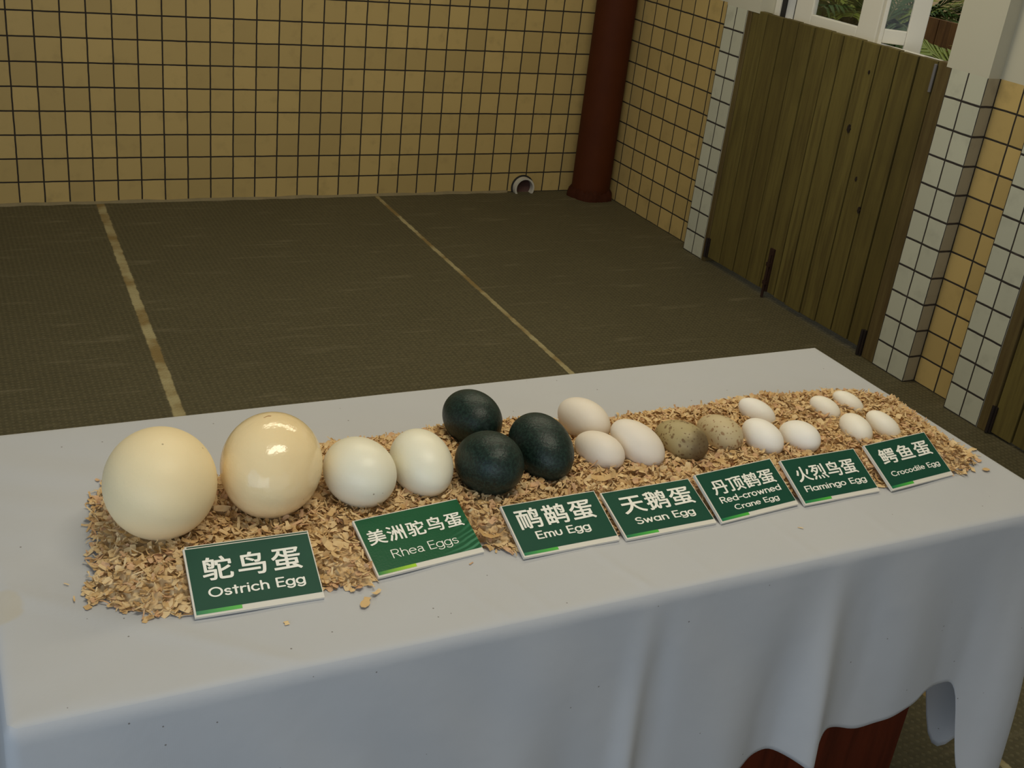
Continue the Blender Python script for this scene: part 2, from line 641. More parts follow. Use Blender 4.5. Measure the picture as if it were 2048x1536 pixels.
ce = MB()
ce.box((-5.0, -8.0, ZC), (2.93, 0.2, ZC + 0.12))
struct(ce.build('ceiling', M_plaster))

# thin mortar bead along the foot of the back wall
bb = MB()
n = 90
prof = []
for i in range(n + 1):
    x = -5.0 + 7.3 * i / n
    h = 0.011 + 0.004 * math.sin(i * 1.7) * math.cos(i * 0.37)
    d = 0.012 + 0.005 * math.sin(i * 2.9 + 1)
    prof.append((x, h, d))
vs, fs = [], []
for x, h, d in prof:
    vs += [(x, -d, -0.002), (x, -d * 0.6, h * 0.7), (x, 0.002, h)]
for i in range(n):
    for j in range(2):
        fs.append((i * 3 + j, (i + 1) * 3 + j, (i + 1) * 3 + j + 1, i * 3 + j + 1))
bb.add(vs, fs)
struct(bb.build('baseboard_back', M_mortar, smooth=True))

# ------------------------------------------------------------------ red-brown corner column
col = empty('round_column', (2.727, -0.108, 0))
c = MB()
c.tube([(0, 0, 0), (0, 0, 0.06), (0, 0, 1.4), (0, 0, ZC)], [0.101, 0.099, 0.098, 0.098], 48)
c.build('shaft', M_column, col, smooth=False)
for p in COL.objects[-1].data.polygons:
    p.use_smooth = len(p.vertices) == 4
c = MB()
vs, fs = [], []
nn = 64
for i in range(nn):
    a = 2 * math.pi * i / nn
    r0 = 0.112 + 0.006 * math.sin(5 * a) + 0.006 * random.random()
    h = 0.035 + 0.028 * random.random()
    ca, sa = math.cos(a), math.sin(a)
    vs += [(r0 * ca, r0 * sa, 0), ((r0 - 0.003) * ca, (r0 - 0.003) * sa, h * 0.6), (0.097 * ca, 0.097 * sa, h)]
for i in range(nn):
    j = (i + 1) % nn
    for k in range(2):
        fs.append((i * 3 + k, j * 3 + k, j * 3 + k + 1, i * 3 + k + 1))
c.add(vs, fs)
c.build('base_collar', plain('rough_collar', S(74, 34, 14), 0.85, 0.2, 0.5, 60), col, smooth=True)
tag(col, 'round red-brown painted column in the corner of the tiled walls', 'column')

# ------------------------------------------------------------------ drain pipe end in the back wall
pip = empty('drain_pipe', (2.383, 0.0, 0.026))


def ring_tube(name, y0, y1, ro, ri, mat, parent):
    vs, fs = [], []
    n_ = 40
    for i in range(n_):
        a = 2 * math.pi * i / n_
        for (r, y) in ((ro, y0), (ro, y1), (ri, y1), (ri, y0)):
            vs.append((r * math.cos(a), y, r * math.sin(a)))
    for i in range(n_):
        j = (i + 1) % n_
        for k in range(4):
            fs.append((i * 4 + k, j * 4 + k, j * 4 + (k + 1) % 4, i * 4 + (k + 1) % 4))
    return mk(name, vs, fs, mat, parent, smooth=False)


ring_tube('pipe_ring', -0.034, -0.001, 0.055, 0.046, M_pvc, pip)
mk('pipe_bore', *(lambda n_: ([(0.0462 * math.cos(2 * math.pi * i / n_), y, 0.0462 * math.sin(2 * math.pi * i / n_)) for y in (-0.030, -0.003) for i in range(n_)] + [(0, -0.002, 0)],
   [(i, n_ + i, n_ + (i + 1) % n_, (i + 1) % n_) for i in range(n_)] + [(n_ + i, 2 * n_, n_ + (i + 1) % n_) for i in range(n_)]))(40), M_pvcin, pip, smooth=True)
ring_tube('pipe_gap', -0.006, -0.001, 0.063, 0.0545, M_gap, pip)  # dark ring painted in for the shaded gap around the pipe
tag(pip, 'white plastic drain pipe end at the foot of the back wall', 'pipe')

# ------------------------------------------------------------------ doors
def plank_door(name, ys, z0, z1, xf, th=0.028):
    d = MB()
    for a, b in zip(ys[:-1], ys[1:]):
        g = 0.0036
        e = 0.0012 * math.sin(a * 91)
        d.box((xf + e, b + g, z0 + 0.004 * math.sin(a * 57)), (xf + th, a - g, z1 + 0.001 * math.sin(a * 33)))
    o = d.build(name, M_plank, bevel=0.002)
    bk = MB()
    bk.box((xf + th - 0.012, ys[-1], z0 + 0.01), (xf + th + 0.004, ys[0], z1 - 0.01))
    bk.build('gap_backing', M_gap, o)  # dark sheet added behind the planks so their gaps come out dark
    return struct(o)


dz = 1.100
d1 = plank_door('door_1', [-1.100, -1.203, -1.305, -1.402, -1.500, -1.597, -1.670, -1.770, -1.865, -1.962, -2.058, -2.150], 0.026, dz, 2.775)
p = MB()
p.box((2.774, -1.0995, 0.0), (2.86, Y1R - 0.0005, 1.098))
p.build('door_post', M_post, d1, bevel=0.003)
p = MB()
p.box((2.774, Y2L + 0.0005, 0.0), (2.86, -2.152, 1.105))
p.build('door_post', M_post, d1, bevel=0.003)
for (y, za, zb, w) in ((-1.108, 0.024, 0.112, 0.016), (-2.142, 0.004, 0.106, 0.016)):
    p = MB()
    p.box((2.768, y - w / 2, za), (2.778, y + w / 2, zb))
    p.tube([(2.766, y + w * 0.4, za), (2.766, y + w * 0.4, zb)], 0.006, 10)
    p.build('hinge', M_iron, d1, bevel=0.001)
p = MB()
p.box((2.770, -2.149, 1.0), (2.777, -2.139, 1.09))
p.tube([(2.767, -2.150, 0.998), (2.767, -2.150, 1.092)], 0.006, 10)
h = p.build('hinge', M_steel, d1, bevel=0.001)
h['label'] = 'steel hinge at the top'
p = MB()
p.box((2.767, -1.553, 0.030), (2.777, -1.527, 0.215))
p.tube([(2.763, -1.541, 0.004), (2.763, -1.541, 0.190)], 0.006, 10)
p.box((2.758, -1.552, 0.140), (2.770, -1.530, 0.155))
p.box((2.758, -1.552, 0.060), (2.770, -1.530, 0.075))
b_ = p.build('drop_bolt', M_rust, d1)
b_['label'] = 'rusty drop bolt'
kn = MB()
for (y, z, r) in ((-1.806, 0.785, 0.016), (-1.957, 0.516, 0.013), (-1.905, 0.62, 0.009), (-1.84, 1.0, 0.007)):
    vs = [(2.7722, y + r * (0.8 + 0.3 * math.sin(3 * k)) * math.cos(2 * math.pi * k / 14) * 0.6, z + r * math.sin(2 * math.pi * k / 14)) for k in range(14)]
    vs2 = [(2.778, v[1], v[2]) for v in vs]
    kn.add(vs + vs2, [tuple(range(14))] + [(k, (k + 1) % 14, 14 + (k + 1) % 14, 14 + k) for k in range(14)])
kn.build('wood_knots', M_iron, d1)

d2 = plank_door('door_2', [-2.778, -2.872, -2.970, -3.068, -3.166, -3.264, -3.362, -3.46, -3.558, -3.656, -3.70], 0.012, dz, 2.782)
for a, b in ((Y3R - 0.0005, -2.776), (-3.702, Y4 + 0.0005)):
    p = MB()
    p.box((2.774, b, 0.0), (2.86, a, 1.10))
    p.build('door_post', M_post, d2, bevel=0.003)
p = MB()
p.box((2.774, -2.789, 0.006), (2.786, -2.776, 0.10))
p.tube([(2.772, -2.776, 0.004), (2.772, -2.776, 0.102)], 0.006, 10)
p.build('hinge', M_iron, d2)

# ------------------------------------------------------------------ sliding window above the first door
def frame_rect(x0, x1, ya, yb, z0, z1, st, rb, rt):
    """rectangular sash: stiles st, bottom rail rb, top rail rt; ya far, yb near"""
    m_ = MB()
    m_.box((x0, ya - st, z0), (x1, ya, z1))
    m_.box((x0, yb, z0), (x1, yb + st, z1))
    m_.box((x0, yb + st, z0), (x1, ya - st, z0 + rb))
    m_.box((x0, yb + st, z1 - rt), (x1, ya - st, z1))
    return m_


w1 = struct(frame_rect(2.845, 2.925, -1.152, -2.190, 1.062, 2.045, 0.030, 0.022, 0.05).build('window_1', M_frame, bevel=0.002))
p = MB()
p.box((2.800, -2.190, 1.03), (2.93, -1.152, 1.062))
p.build('window_sill', M_frame, w1)
p = MB()
p.box((2.853, -1.208, 1.084), (2.86, -1.182, 1.995))
p.build('gap_shadow', M_gap, w1)  # dark strip standing in for the shadow in the jamb gap
p = MB()
p.box((2.866, -1.262, 1.084), (2.9, -1.250, 1.995))
p.build('gap_shadow', M_gap, w1)  # second painted gap shadow, next to the sash
s = frame_rect(2.858, 2.884, -1.262, -1.740, 1.086, 1.99, 0.105, 0.042, 0.05).build('sash', M_frame, w1, bevel=0.004)
p = MB()
p.box((2.869, -1.662, 1.126), (2.873, -1.366, 1.942))
p.build('pane', M_glass, s)
# the second, narrow sash stands open, swung outwards about its left stile
s = MB()
TH = math.radians(55)
SM = Matrix(((math.sin(TH), math.cos(TH), 0, 2.868), (-math.cos(TH), math.sin(TH), 0, -1.744), (0, 0, 1, 0), (0, 0, 0, 1)))
for (a0, a1, z0, z1) in ((0.0, 0.016, 1.06, 1.99), (0.098, 0.161, 1.06, 1.99), (0.016, 0.098, 1.093, 1.143), (0.016, 0.098, 1.94, 1.99)):
    s.box((a0, -0.012, z0), (a1, 0.012, z1), mat=SM)
s = s.build('sash', M_frame, w1, bevel=0.003)
p = MB()
p.box((0.016, -0.002, 1.143), (0.098, 0.002, 1.94), mat=SM)
p.build('pane', M_glass, s)

# ------------------------------------------------------------------ garden outside the window
g = MB()
g.box((2.93, -8.0, -0.08), (9.0, 6.0, -0.02))
struct(g.build('floor_garden', M_soil))
fe = empty('board_fence', (4.2, -1.4, 0))
f = MB()
for i in range(12):
    y = -0.78 + i * 0.130
    f.box((-0.012, y, -0.03), (0.012, y + 0.124, 1.055 + 0.008 * random.random()))
f.build('boards', M_bamboo, fe)
f = MB()
f.box((0.0125, -0.80, 0.80), (0.05, 0.79, 0.87))
f.box((0.0125, -0.80, 0.22), (0.05, 0.79, 0.29))
f.build('rail', M_bamboo, fe)
tag(fe, 'brown board fence outside the window, below the palm fronds', 'fence')
gw = MB()
gw.box((6.5, -3.0, -0.05), (6.7, 6.0, 2.6))
struct(gw.build('wall_garden', M_garden))


def frond(name, parent, base, az, length, rise, droop, mat, nleaf=26, leaf=0.20, stalk=0.30):
    m_ = MB()
    b = Vector(base)
    d = Vector((math.cos(az), math.sin(az), 0))
    pts = []
    N = 14
    for i in range(N + 1):
        t = i / N
        pts.append(b + d * (length * t * (1 - 0.12 * t)) + Vector((0, 0, rise * t - droop * t * t)))
    m_.tube(pts, [0.007 * (1 - 0.8 * i / N) + 0.0012 for i in range(N + 1)], 6, mi=1)
    side = Vector((-d.y, d.x, 0))
    for i in range(nleaf):
        t = stalk + (0.98 - stalk) * i / nleaf
        k = t * N
        a = int(k)
        pb = pts[a].lerp(pts[min(a + 1, N)], k - a)
        tan = (pts[min(a + 1, N)] - pts[a]).normalized()
        L = leaf * (0.45 + 0.75 * math.sin(math.pi * (0.15 + 0.8 * (t - stalk) / (1 - stalk)))) * (0.9 + 0.2 * random.random())
        for sg in (-1, 1):
            dr = (tan * 0.75 + side * sg * 0.8 + Vector((0, 0, -0.12 + 0.2 * random.random()))).normalized()
            up = dr.cross(side * sg).normalized()
            wv = dr.cross(up).normalized() * 0.0095
            mid = pb + dr * L * 0.5 + Vector((0, 0, 0.01))
            tip = pb + dr * L + Vector((0, 0, -0.03))
            m_.add([pb - wv * 0.5, pb + wv * 0.5, mid + wv, mid - wv, tip], [(0, 1, 2, 3), (3, 2, 4)])
    return m_.build(name, mat, parent, mats=[mat, M_stalk])


def palm(loc, specs, label, trunk_h):
    r = empty('palm_plant', loc)
    m_ = MB()
    m_.tube([(0, 0, -0.02), (0.01, 0, trunk_h * 0.5), (0, 0, trunk_h)], [0.06, 0.05, 0.04], 12)
    m_.build('trunk', M_bamboo, r, smooth=True)
    for (az, L, rise, droop, mt) in specs:
        frond('frond', r, (0, 0, trunk_h), math.radians(az), L, rise, droop, mt)
    tag(r, label, 'palm')
    return r


A, B = M_leaf, M_leafd
rr = random.Random(11)
palm((3.62, -0.30, -0.02), [(a, 0.40 + 0.2 * rr.random(), 0.75 + 0.35 * rr.random(), 0.55 + 0.45 * rr.random(), A if k % 4 else B) for k, a in enumerate(range(0, 360, 7))], 'bushy bright green palm behind the left-hand window pane', 0.50)
palm((5.0, 0.55, -0.02), [(a, 0.55 + 0.25 * rr.random(), 0.65 + 0.4 * rr.random(), 0.45 + 0.35 * rr.random(), B if k % 3 else A) for k, a in enumerate(range(5, 365, 7))], 'dark green palm behind the narrow open sash', 0.62)
palm((5.05, -0.66, -0.02), [(a, 0.5 + 0.2 * rr.random(), 0.50 + 0.35 * rr.random(), 0.35 + 0.3 * rr.random(), B) for a in range(5, 365, 24)], 'tall dark palm with arching fronds over the board fence', 0.85)
palm((3.50, -2.05, -0.02), [(a, 0.56 + 0.1 * rr.random(), 0.45 + 0.1 * rr.random(), 0.15 + 0.1 * rr.random(), A) for a in (70, 92, 108, 122, 140, 200, 250, 300, 350)], 'small pale green palm low in front of the board fence', 0.755)

# ------------------------------------------------------------------ table and cloth
ZT = 0.72
TX0, TX1, TY0, TY1 = -0.290, 1.331, -4.036, -3.383     # left, right, front, back of the top
tb = empty('display_table', (0.52, -3.71, 0))
tag(tb, 'dark red-brown wooden table mostly hidden under the pale cloth', 'table')


def T(v):
    return (v[0] - 0.52, v[1] + 3.71, v[2])


def tbox(name, lo, hi, mat, bev=0.003):
    m_ = MB()
    m_.box(T(lo), T(hi))
    return m_.build(name, mat, tb, bevel=bev)


tbox('tabletop', (TX0 + .006, TY0 + .006, 0.684), (TX1 - .006, TY1 - .006, 0.714), M_tablewood)
tbox('front_panel', (-0.23, -3.985, 0.05), (1.178, -3.962, 0.684), M_tablewood)
tbox('side_panel', (-0.255, -3.99, 0.0), (-0.23, -3.44, 0.684), M_tablewood)
tbox('side_panel', (1.150, -3.961, 0.0), (1.178, -3.44, 0.684), M_tablewood)


def gauss(x, m, s):
    return math.exp(-((x - m) / s) ** 2)


def interp(x, pts):
    if x <= pts[0][0]:
        return pts[0][1]
    for (a, va), (b, vb) in zip(pts[:-1], pts[1:]):
        if x <= b:
            k = (x - a) / (b - a)
            k = k * k * (3 - 2 * k)
            return va + (vb - va) * k
    return pts[-1][1]


# perimeter of the cloth, anticlockwise from the back left corner, as (point, outward, kind, parameter)
PER = []


def edge(a, b, n_, kind):
    for i in range(n_):
        t = i / n_
        PER.append((a[0] + (b[0] - a[0]) * t, a[1] + (b[1] - a[1]) * t, kind))


RC = 0.012
edge((TX0, TY1 - RC), (TX0, TY0 + RC), 50, 'L')
for i in range(8):
    a = math.pi + math.pi / 2 * i / 8
    PER.append((TX0 + RC + RC * math.cos(a), TY0 + RC + RC * math.sin(a), 'LF'))
edge((TX0 + RC, TY0), (TX1 - RC, TY0), 230, 'F')
for i in range(14):
    a = 1.5 * math.pi + math.pi / 2 * i / 14
    PER.append((TX1 - RC + RC * math.cos(a), TY0 + RC + RC * math.sin(a), 'FR'))
edge((TX1, TY0 + RC), (TX1, TY1 - RC), 60, 'R')
for i in range(8):
    a = math.pi / 2 * i / 8
    PER.append((TX1 - RC + RC * math.cos(a), TY1 - RC + RC * math.sin(a), 'RB'))
edge((TX1 - RC, TY1), (TX0 + RC, TY1), 110, 'B')
for i in range(8):
    a = math.pi / 2 + math.pi / 2 * i / 8
    PER.append((TX0 + RC + RC * math.cos(a), TY1 - RC + RC * math.sin(a), 'BL'))

HEM_F = [(-0.30, 0.24), (0.2, 0.30), (0.60, 0.325), (0.70, 0.340), (0.748, 0.350), (0.79, 0.359), (0.825, 0.349), (0.863, 0.330), (0.89, 0.354), (0.911, 0.364), (0.973, 0.353), (1.025, 0.361), (1.09, 0.374), (1.12, 0.392), (1.185, 0.390), (1.208, 0.36), (1.228, 0.26), (1.25, 0.17), (1.30, 0.14), (1.331, 0.17)]
HEM_R = [(-4.036, 0.22), (-4.005, 0.30), (-3.98, 0.29), (-3.958, 0.13), (-3.93, 0.07), (-3.905, 0.09), (-3.88, 0.25), (-3.80, 0.29), (-3.60, 0.30), (-3.383, 0.32)]


def cloth_drop(x, y, kind, t):
    """outward displacement and z at fraction t (0 edge .. 1 hem)"""
    if kind in ('F', 'LF', 'FR'):
        hem = interp(x, HEM_F)
    elif kind in ('R', 'RB'):
        hem = interp(y, HEM_R)
    elif kind == 'L':
        hem = 0.26
    else:
        hem = 0.45
    z = ZT - 0.006 - (ZT - 0.006 - hem) * t
    d = 0.004 + 0.010 * t
    if kind in ('F', 'LF', 'FR'):
        s = t ** 1.1
        d += s * (0.040 * gauss(x, 0.850, 0.024) - 0.020 * gauss(x, 0.925, 0.03) + 0.012 * gauss(x, 1.03, 0.05)
                  + 0.030 * gauss(x, 0.508, 0.016) - 0.018 * gauss(x, 0.545, 0.018)
                  + 0.012 * gauss(x, 0.33, 0.05) - 0.008 * gauss(x, 0.41, 0.04)
                  + 0.008 * gauss(x, 0.10, 0.04) - 0.006 * gauss(x, -0.05, 0.05) + 0.005 * math.sin(x * 23) * t
                  + 0.012 * gauss(x, 0.70, 0.05) - 0.012 * gauss(x, 0.78, 0.03)
                  + 0.050 * gauss(x, 1.30, 0.060) - 0.018 * gauss(x, 1.17, 0.06))
        d += 0.0025 * math.sin(x * 31 + z * 14) * min(1, t * 3)
    elif kind in ('R', 'RB'):
        s = t ** 1.1
        d += s * (0.14 * gauss(y, -3.990, 0.028) + 0.030 * gauss(y, -3.93, 0.028)
                  - 0.010 * gauss(y, -3.86, 0.025) + 0.015 * gauss(y, -3.81, 0.03) + 0.012 * math.sin(y * 37) * (1 if y > -3.78 else 0.0))
    elif kind == 'L':
        d += 0.004 * math.sin(y * 30) * t
    return max(d, 0.003), z


def cloth():
    vs, fs = [], []
    nx, ny = 150, 62

    def topz(x, y):
        e = min(x - TX0, TX1 - x, y - TY0, TY1 - y)
        edge_r = -0.004 * math.exp(-max(e, 0) / 0.004)
        k = 0.0011 * math.sin(31 * x + 9 * math.sin(7 * y)) * math.sin(11 * y + 3 * x)
        # soft creases running to the front edge on the right half
        for (xf, sl, a) in ((0.30, 0.12, 0.0012), (0.36, 0.10, 0.0010), (0.515, 0.10, 0.0022), (0.62, 0.05, 0.0010), (0.80, 0.05, 0.0012), (0.96, 0.02, 0.0008)):
            xx = xf - (y - TY0) * sl * 3
            k += a * gauss(x, xx, 0.006) * math.exp(-(y - TY0) / 0.12)
        k += 0.0020 * gauss(x * 0.62 + y * 0.78, -3.13, 0.012)
        return ZT + edge_r + k * min(1, e / 0.02)
    # top as a fan of rings shrinking towards the middle line, so that it shares the perimeter
    per = PER
    n_ = len(per)
    cx0, cx1, cy = TX0 + 0.32, TX1 - 0.32, 0.5 * (TY0 + TY1)
    rings = 40
    inner = []
    for (x, y, k) in per:
        inner.append((min(max(x, cx0), cx1), cy))
    for r in range(rings + 1):
        t = 1 - (1 - r / rings) ** 2
        for (p_, i_) in zip(per, inner):
            x = p_[0] * t + i_[0] * (1 - t)
            y = p_[1] * t + i_[1] * (1 - t)
            vs.append((x, y, topz(x, y)))
    for r in range(rings):
        for i in range(n_):
            j = (i + 1) % n_
            fs.append((r * n_ + i, (r + 1) * n_ + i, (r + 1) * n_ + j, r * n_ + j))
    # the drop
    drops = 46
    k0 = rings * n_
    outs = []
    for i in range(n_):
        a, b = per[i - 1], per[(i + 1) % n_]
        d = Vector((b[0] - a[0], b[1] - a[1], 0)).normalized()
        outs.append(Vector((d.y, -d.x, 0)))
    for r in range(1, drops + 1):
        t = (r / drops)
        row = []
        for i, (x, y, k) in enumerate(per):
            d, z = cloth_drop(x, y, k, t)
            row.append([d, z])
        # smooth along the perimeter so folds run on around the corners
        dd = np.array(row)
        for _ in range(3):
            dd = (np.roll(dd, 1, 0) + 2 * dd + np.roll(dd, -1, 0)) / 4
        for i, (x, y, k) in enumerate(per):
            vs.append((x + outs[i].x * dd[i, 0], y + outs[i].y * dd[i, 0], dd[i, 1]))
    for r in range(drops):
        for i in range(n_):
            j = (i + 1) % n_
            a = k0 + r * n_
            fs.append((a + i, a + n_ + i, a + n_ + j, a + j))
    o = mk('tablecloth', vs, fs, M_cloth, smooth=True)
    s_ = o.modifiers.new('thickness', 'SOLIDIFY')
    s_.thickness = 0.0012
    s_.offset = -1
    return o


tag(cloth(), 'pale grey-white tablecloth draped over the display table', 'tablecloth')

# ------------------------------------------------------------------ eggs
EGGS = {
    'ostrich_plain': ((-0.0765, -3.7251, 0.803), 0.1456, 0.1689, (-0.1731, -0.9763, 0.1299)),
    'ostrich_gloss': ((0.075, -3.7107, 0.7996), 0.139, 0.1641, (-0.3775, -0.9212, -0.0945)),
    'rhea_left': ((0.1982, -3.724, 0.7789), 0.0975, 0.1267, (-0.1727, 0.9811, -0.0877)),
    'rhea_right': ((0.2969, -3.7189, 0.775), 0.0893, 0.1205, (0.0366, -0.99, -0.1362)),
    'emu_back': ((0.4291, -3.6019, 0.7744), 0.0884, 0.1238, (-0.0463, 0.9946, -0.0927)),
    'emu_front': ((0.3907, -3.7495, 0.7797), 0.0948, 0.1327, (-0.025, 0.9463, -0.3223)),
    'emu_right': ((0.494, -3.7226, 0.7766), 0.0923, 0.1292, (0.067, -0.9882, -0.138)),
    'swan_back': ((0.6176, -3.6367, 0.7645), 0.069, 0.1048, (-0.2654, 0.9631, 0.0456)),
    'swan_front': ((0.597, -3.728, 0.7592), 0.0584, 0.0887, (-0.4484, 0.8924, 0.0496)),
    'swan_right': ((0.6645, -3.7315, 0.7644), 0.0639, 0.1023, (-0.4321, 0.843, 0.3204)),
    'crane_dark': ((0.7462, -3.7368, 0.762), 0.064, 0.096, (0.4176, -0.9086, -0.003)),
    'crane_pale': ((0.8297, -3.7279, 0.7598), 0.0595, 0.0892, (-0.2465, 0.9683, -0.0418)),
    'flam_back': ((0.9514, -3.6717, 0.754), 0.045, 0.0729, (-0.4773, 0.828, 0.2943)),
    'flam_front': ((0.8995, -3.7552, 0.7576), 0.0545, 0.0845, (-0.1479, 0.9802, 0.1318)),
    'flam_right': ((0.9654, -3.7713, 0.7576), 0.0542, 0.0839, (-0.061, 0.984, -0.1674)),
    'croc_backleft': ((1.1, -3.6805, 0.7498), 0.038, 0.0623, (-0.3834, 0.8966, 0.2217)),
    'croc_back': ((1.1617, -3.6721, 0.7492), 0.0363, 0.0635, (-0.4084, 0.8807, 0.2399)),
    'croc_front': ((1.0956, -3.7666, 0.7535), 0.0466, 0.0746, (0.0858, 0.9925, 0.0874)),
    'croc_sign': ((1.1564, -3.7701, 0.7529), 0.0415, 0.0717, (-0.3085, 0.8917, 0.3311)),
}
M_crane_d = crane_mat('dark_spotted_shell', S(178, 160, 114), S(104, 72, 40), 0.5, True, EGGS['crane_dark'][3])
M_crane_p = crane_mat('pale_spotted_shell', S(204, 184, 142), S(140, 98, 60), 0.34, False, None)
EINFO = [
    ('ostrich_plain', 'ostrich_egg', 'huge matt cream ostrich egg, leftmost of all the eggs', M_ost, 0.03, 'ostrich eggs'),
    ('ostrich_gloss', 'ostrich_egg', 'huge glossy cream ostrich egg with bright highlights', M_ost2, 0.04, 'ostrich eggs'),
    ('rhea_left', 'rhea_egg', 'large off-white rhea egg touching the glossy ostrich egg', M_rhea, 0.05, 'rhea eggs'),
    ('rhea_right', 'rhea_egg', 'large off-white rhea egg next to the dark green emu eggs', M_rhea, 0.05, 'rhea eggs'),
    ('emu_back', 'emu_egg', 'dark green emu egg at the back of the three', M_emu, 0.05, 'emu eggs'),
    ('emu_front', 'emu_egg', 'dark green emu egg in front, closest to a rhea egg', M_emu, 0.05, 'emu eggs'),
    ('emu_right', 'emu_egg', 'dark green emu egg beside the white swan eggs', M_emu, 0.06, 'emu eggs'),
    ('swan_back', 'swan_egg', 'off-white swan egg lying behind the other two swan eggs', M_swan, 0.07, 'swan eggs'),
    ('swan_front', 'swan_egg', 'off-white swan egg half sunk in shavings beside the rightmost emu egg', M_swan, 0.06, 'swan eggs'),
    ('swan_right', 'swan_egg', 'long off-white swan egg touching the dark spotted egg', M_swan, 0.06, 'swan eggs'),
    ('crane_dark', 'crane_egg', 'olive crane egg with a dark brown blotched end', M_crane_d, -0.08, 'crane eggs'),
    ('crane_pale', 'crane_egg', 'paler buff crane egg with sparse brown spots', M_crane_p, 0.07, 'crane eggs'),
    ('flam_back', 'flamingo_egg', 'small white flamingo egg behind the other two flamingo eggs', M_flam, 0.08, 'flamingo eggs'),
    ('flam_front', 'flamingo_egg', 'white flamingo egg touching the pale spotted crane egg', M_flam, 0.06, 'flamingo eggs'),
    ('flam_right', 'flamingo_egg', 'white flamingo egg directly above the Flamingo Egg sign', M_flam, 0.06, 'flamingo eggs'),
    ('croc_backleft', 'crocodile_egg', 'small white crocodile egg at back left of its group of four', M_croc, 0.04, 'crocodile eggs'),
    ('croc_back', 'crocodile_egg', 'small white crocodile egg at the back, furthest from the signs', M_croc, 0.04, 'crocodile eggs'),
    ('croc_front', 'crocodile_egg', 'roundest white crocodile egg at front left of its group', M_croc, 0.04, 'crocodile eggs'),
    ('croc_sign', 'crocodile_egg', 'white crocodile egg partly hidden behind the Crocodile Egg sign', M_croc, 0.04, 'crocodile eggs'),
]


def make_egg(key, name, label, mat, asym, group):
    c_, Wd, L, ax = EGGS[key]
    ax = Vector(ax).normalized()
    rot = ax.to_track_quat('Z', 'Y').to_matrix()
    nu, nv = 56, 36
    vs, fs = [], []
    for j in range(nv + 1):
        th = math.pi * j / nv
        zz = math.cos(th)
        r = math.sin(th) * (1 - asym * zz)
        for i in range(nu):
            a = 2 * math.pi * i / nu
            vs.append(rot @ Vector((Wd / 2 * r * math.cos(a), Wd / 2 * r * math.sin(a), L / 2 * zz)))
    for j in range(nv):
        for i in range(nu):
            k = (i + 1) % nu
            fs.append((j * nu + i, (j + 1) * nu + i, (j + 1) * nu + k, j * nu + k))
    o = mk(name, vs, fs, mat, smooth=True)
    bm = bmesh.new()
    bm.from_mesh(o.data)
    bmesh.ops.remove_doubles(bm, verts=bm.verts, dist=1e-6)
    bm.to_mesh(o.data)
    bm.free()
    o.location = c_
    tag(o, label, 'egg', group)
    return o


for e in EINFO:
    egg = make_egg(*e)
    if e[0] == 'ostrich_gloss':
        # a small rough chip in the varnish near the top
        m_ = MB()
        nrm = Vector((-0.001, 0.016, 0.069)).normalized()
        t1 = Vector((1, 0.1, 0)).cross(nrm).normalized()
        t2 = nrm.cross(t1)
        c0 = Vector((-0.001, 0.0158, 0.0690))
        rim = [c0 + t1 * 0.0045 * (0.7 + 0.4 * math.sin(2.1 * k)) * math.cos(k * 0.5236) + t2 * 0.0085 * math.sin(k * 0.5236) for k in range(12)]
        m_.add([c0 + nrm * 0.0012] + [r_ - nrm * 0.0009 for r_ in rim], [(0, 1 + k, 1 + (k + 1) % 12) for k in range(12)])
        ch = m_.build('shell_chip', plain('chipped_shell', S(206, 166, 120), 0.8, 0.2, 0.3, 300), egg)
        ch['label'] = 'small rough chip near the top'

# ------------------------------------------------------------------ signs
SIGNS = [
    # name key, x, y, yaw, tilt, width, depth, [(text, x0, x1, y0, y1, spacing, bold)], label
    ('Ostrich', 0.008, -3.920, -2.26, 23.8, 0.1604, 0.0982, [('鸵鸟蛋', .113, .892, .473, .826, 1.22, 1), ('Ostrich Egg', .129, .883, .205, .385, 1.05, 1)], 'green plate lettered Ostrich Egg, front left of the shavings'),
    ('Rhea', 0.247, -3.896, 5.42, 21.5, 0.1610, 0.0946, [('美洲驼鸟蛋', .055, .954, .512, .775, 1.12, 1), ('Rhea Eggs', .198, .82, .20, .385, 1.05, 0)], 'brighter green glossy plate lettered Rhea Eggs, set askew'),
    ('Emu', 0.452, -3.917, 0.62, 20.7, 0.1555, 0.0906, [('鸸鹋蛋', .094, .895, .481, .877, 1.13, 1), ('Emu Egg', .209, .771, .235, .423, 1.03, 1)], 'dark green plate lettered Emu Egg, in front of emu eggs'),
    ('Swan', 0.619, -3.919, 0.49, 17.7, 0.1593, 0.0900, [('天鹅蛋', .133, .926, .468, .864, 1.10, 1), ('Swan Egg', .191, .843, .205, .388, 1.03, 1)], 'dark green plate lettered Swan Egg, between Emu and Crane plates'),
    ('Crane', 0.784, -3.916, 4.59, 26.2, 0.1565, 0.0885, [('丹顶鹤蛋', .109, .916, .514, .816, 1.02, 1), ('Red-crowned', .123, .907, .344, .472, 1.02, 1), ('Crane Egg', .239, .812, .145, .278, 1.02, 1)], 'dark green plate lettered Red-crowned Crane Egg on three lines'),
    ('Flamingo', 0.949, -3.915, 0.63, 25.6, 0.1567, 0.0859, [('火烈鸟蛋', .092, .89, .464, .803, 1.02, 1), ('Flamingo Egg', .103, .915, .215, .379, 1.02, 1)], 'dark green plate lettered Flamingo Egg'),
    ('Crocodile', 1.125, -3.913, 4.70, 27.9, 0.1497, 0.0896, [('鳄鱼蛋', .116, .92, .508, .845, 1.12, 1), ('Crocodile Egg', .124, .905, .225, .363, 1.02, 1)], 'dark green plate lettered Crocodile Egg, rightmost of the plates'),
]
BT = 0.0048     # board thickness


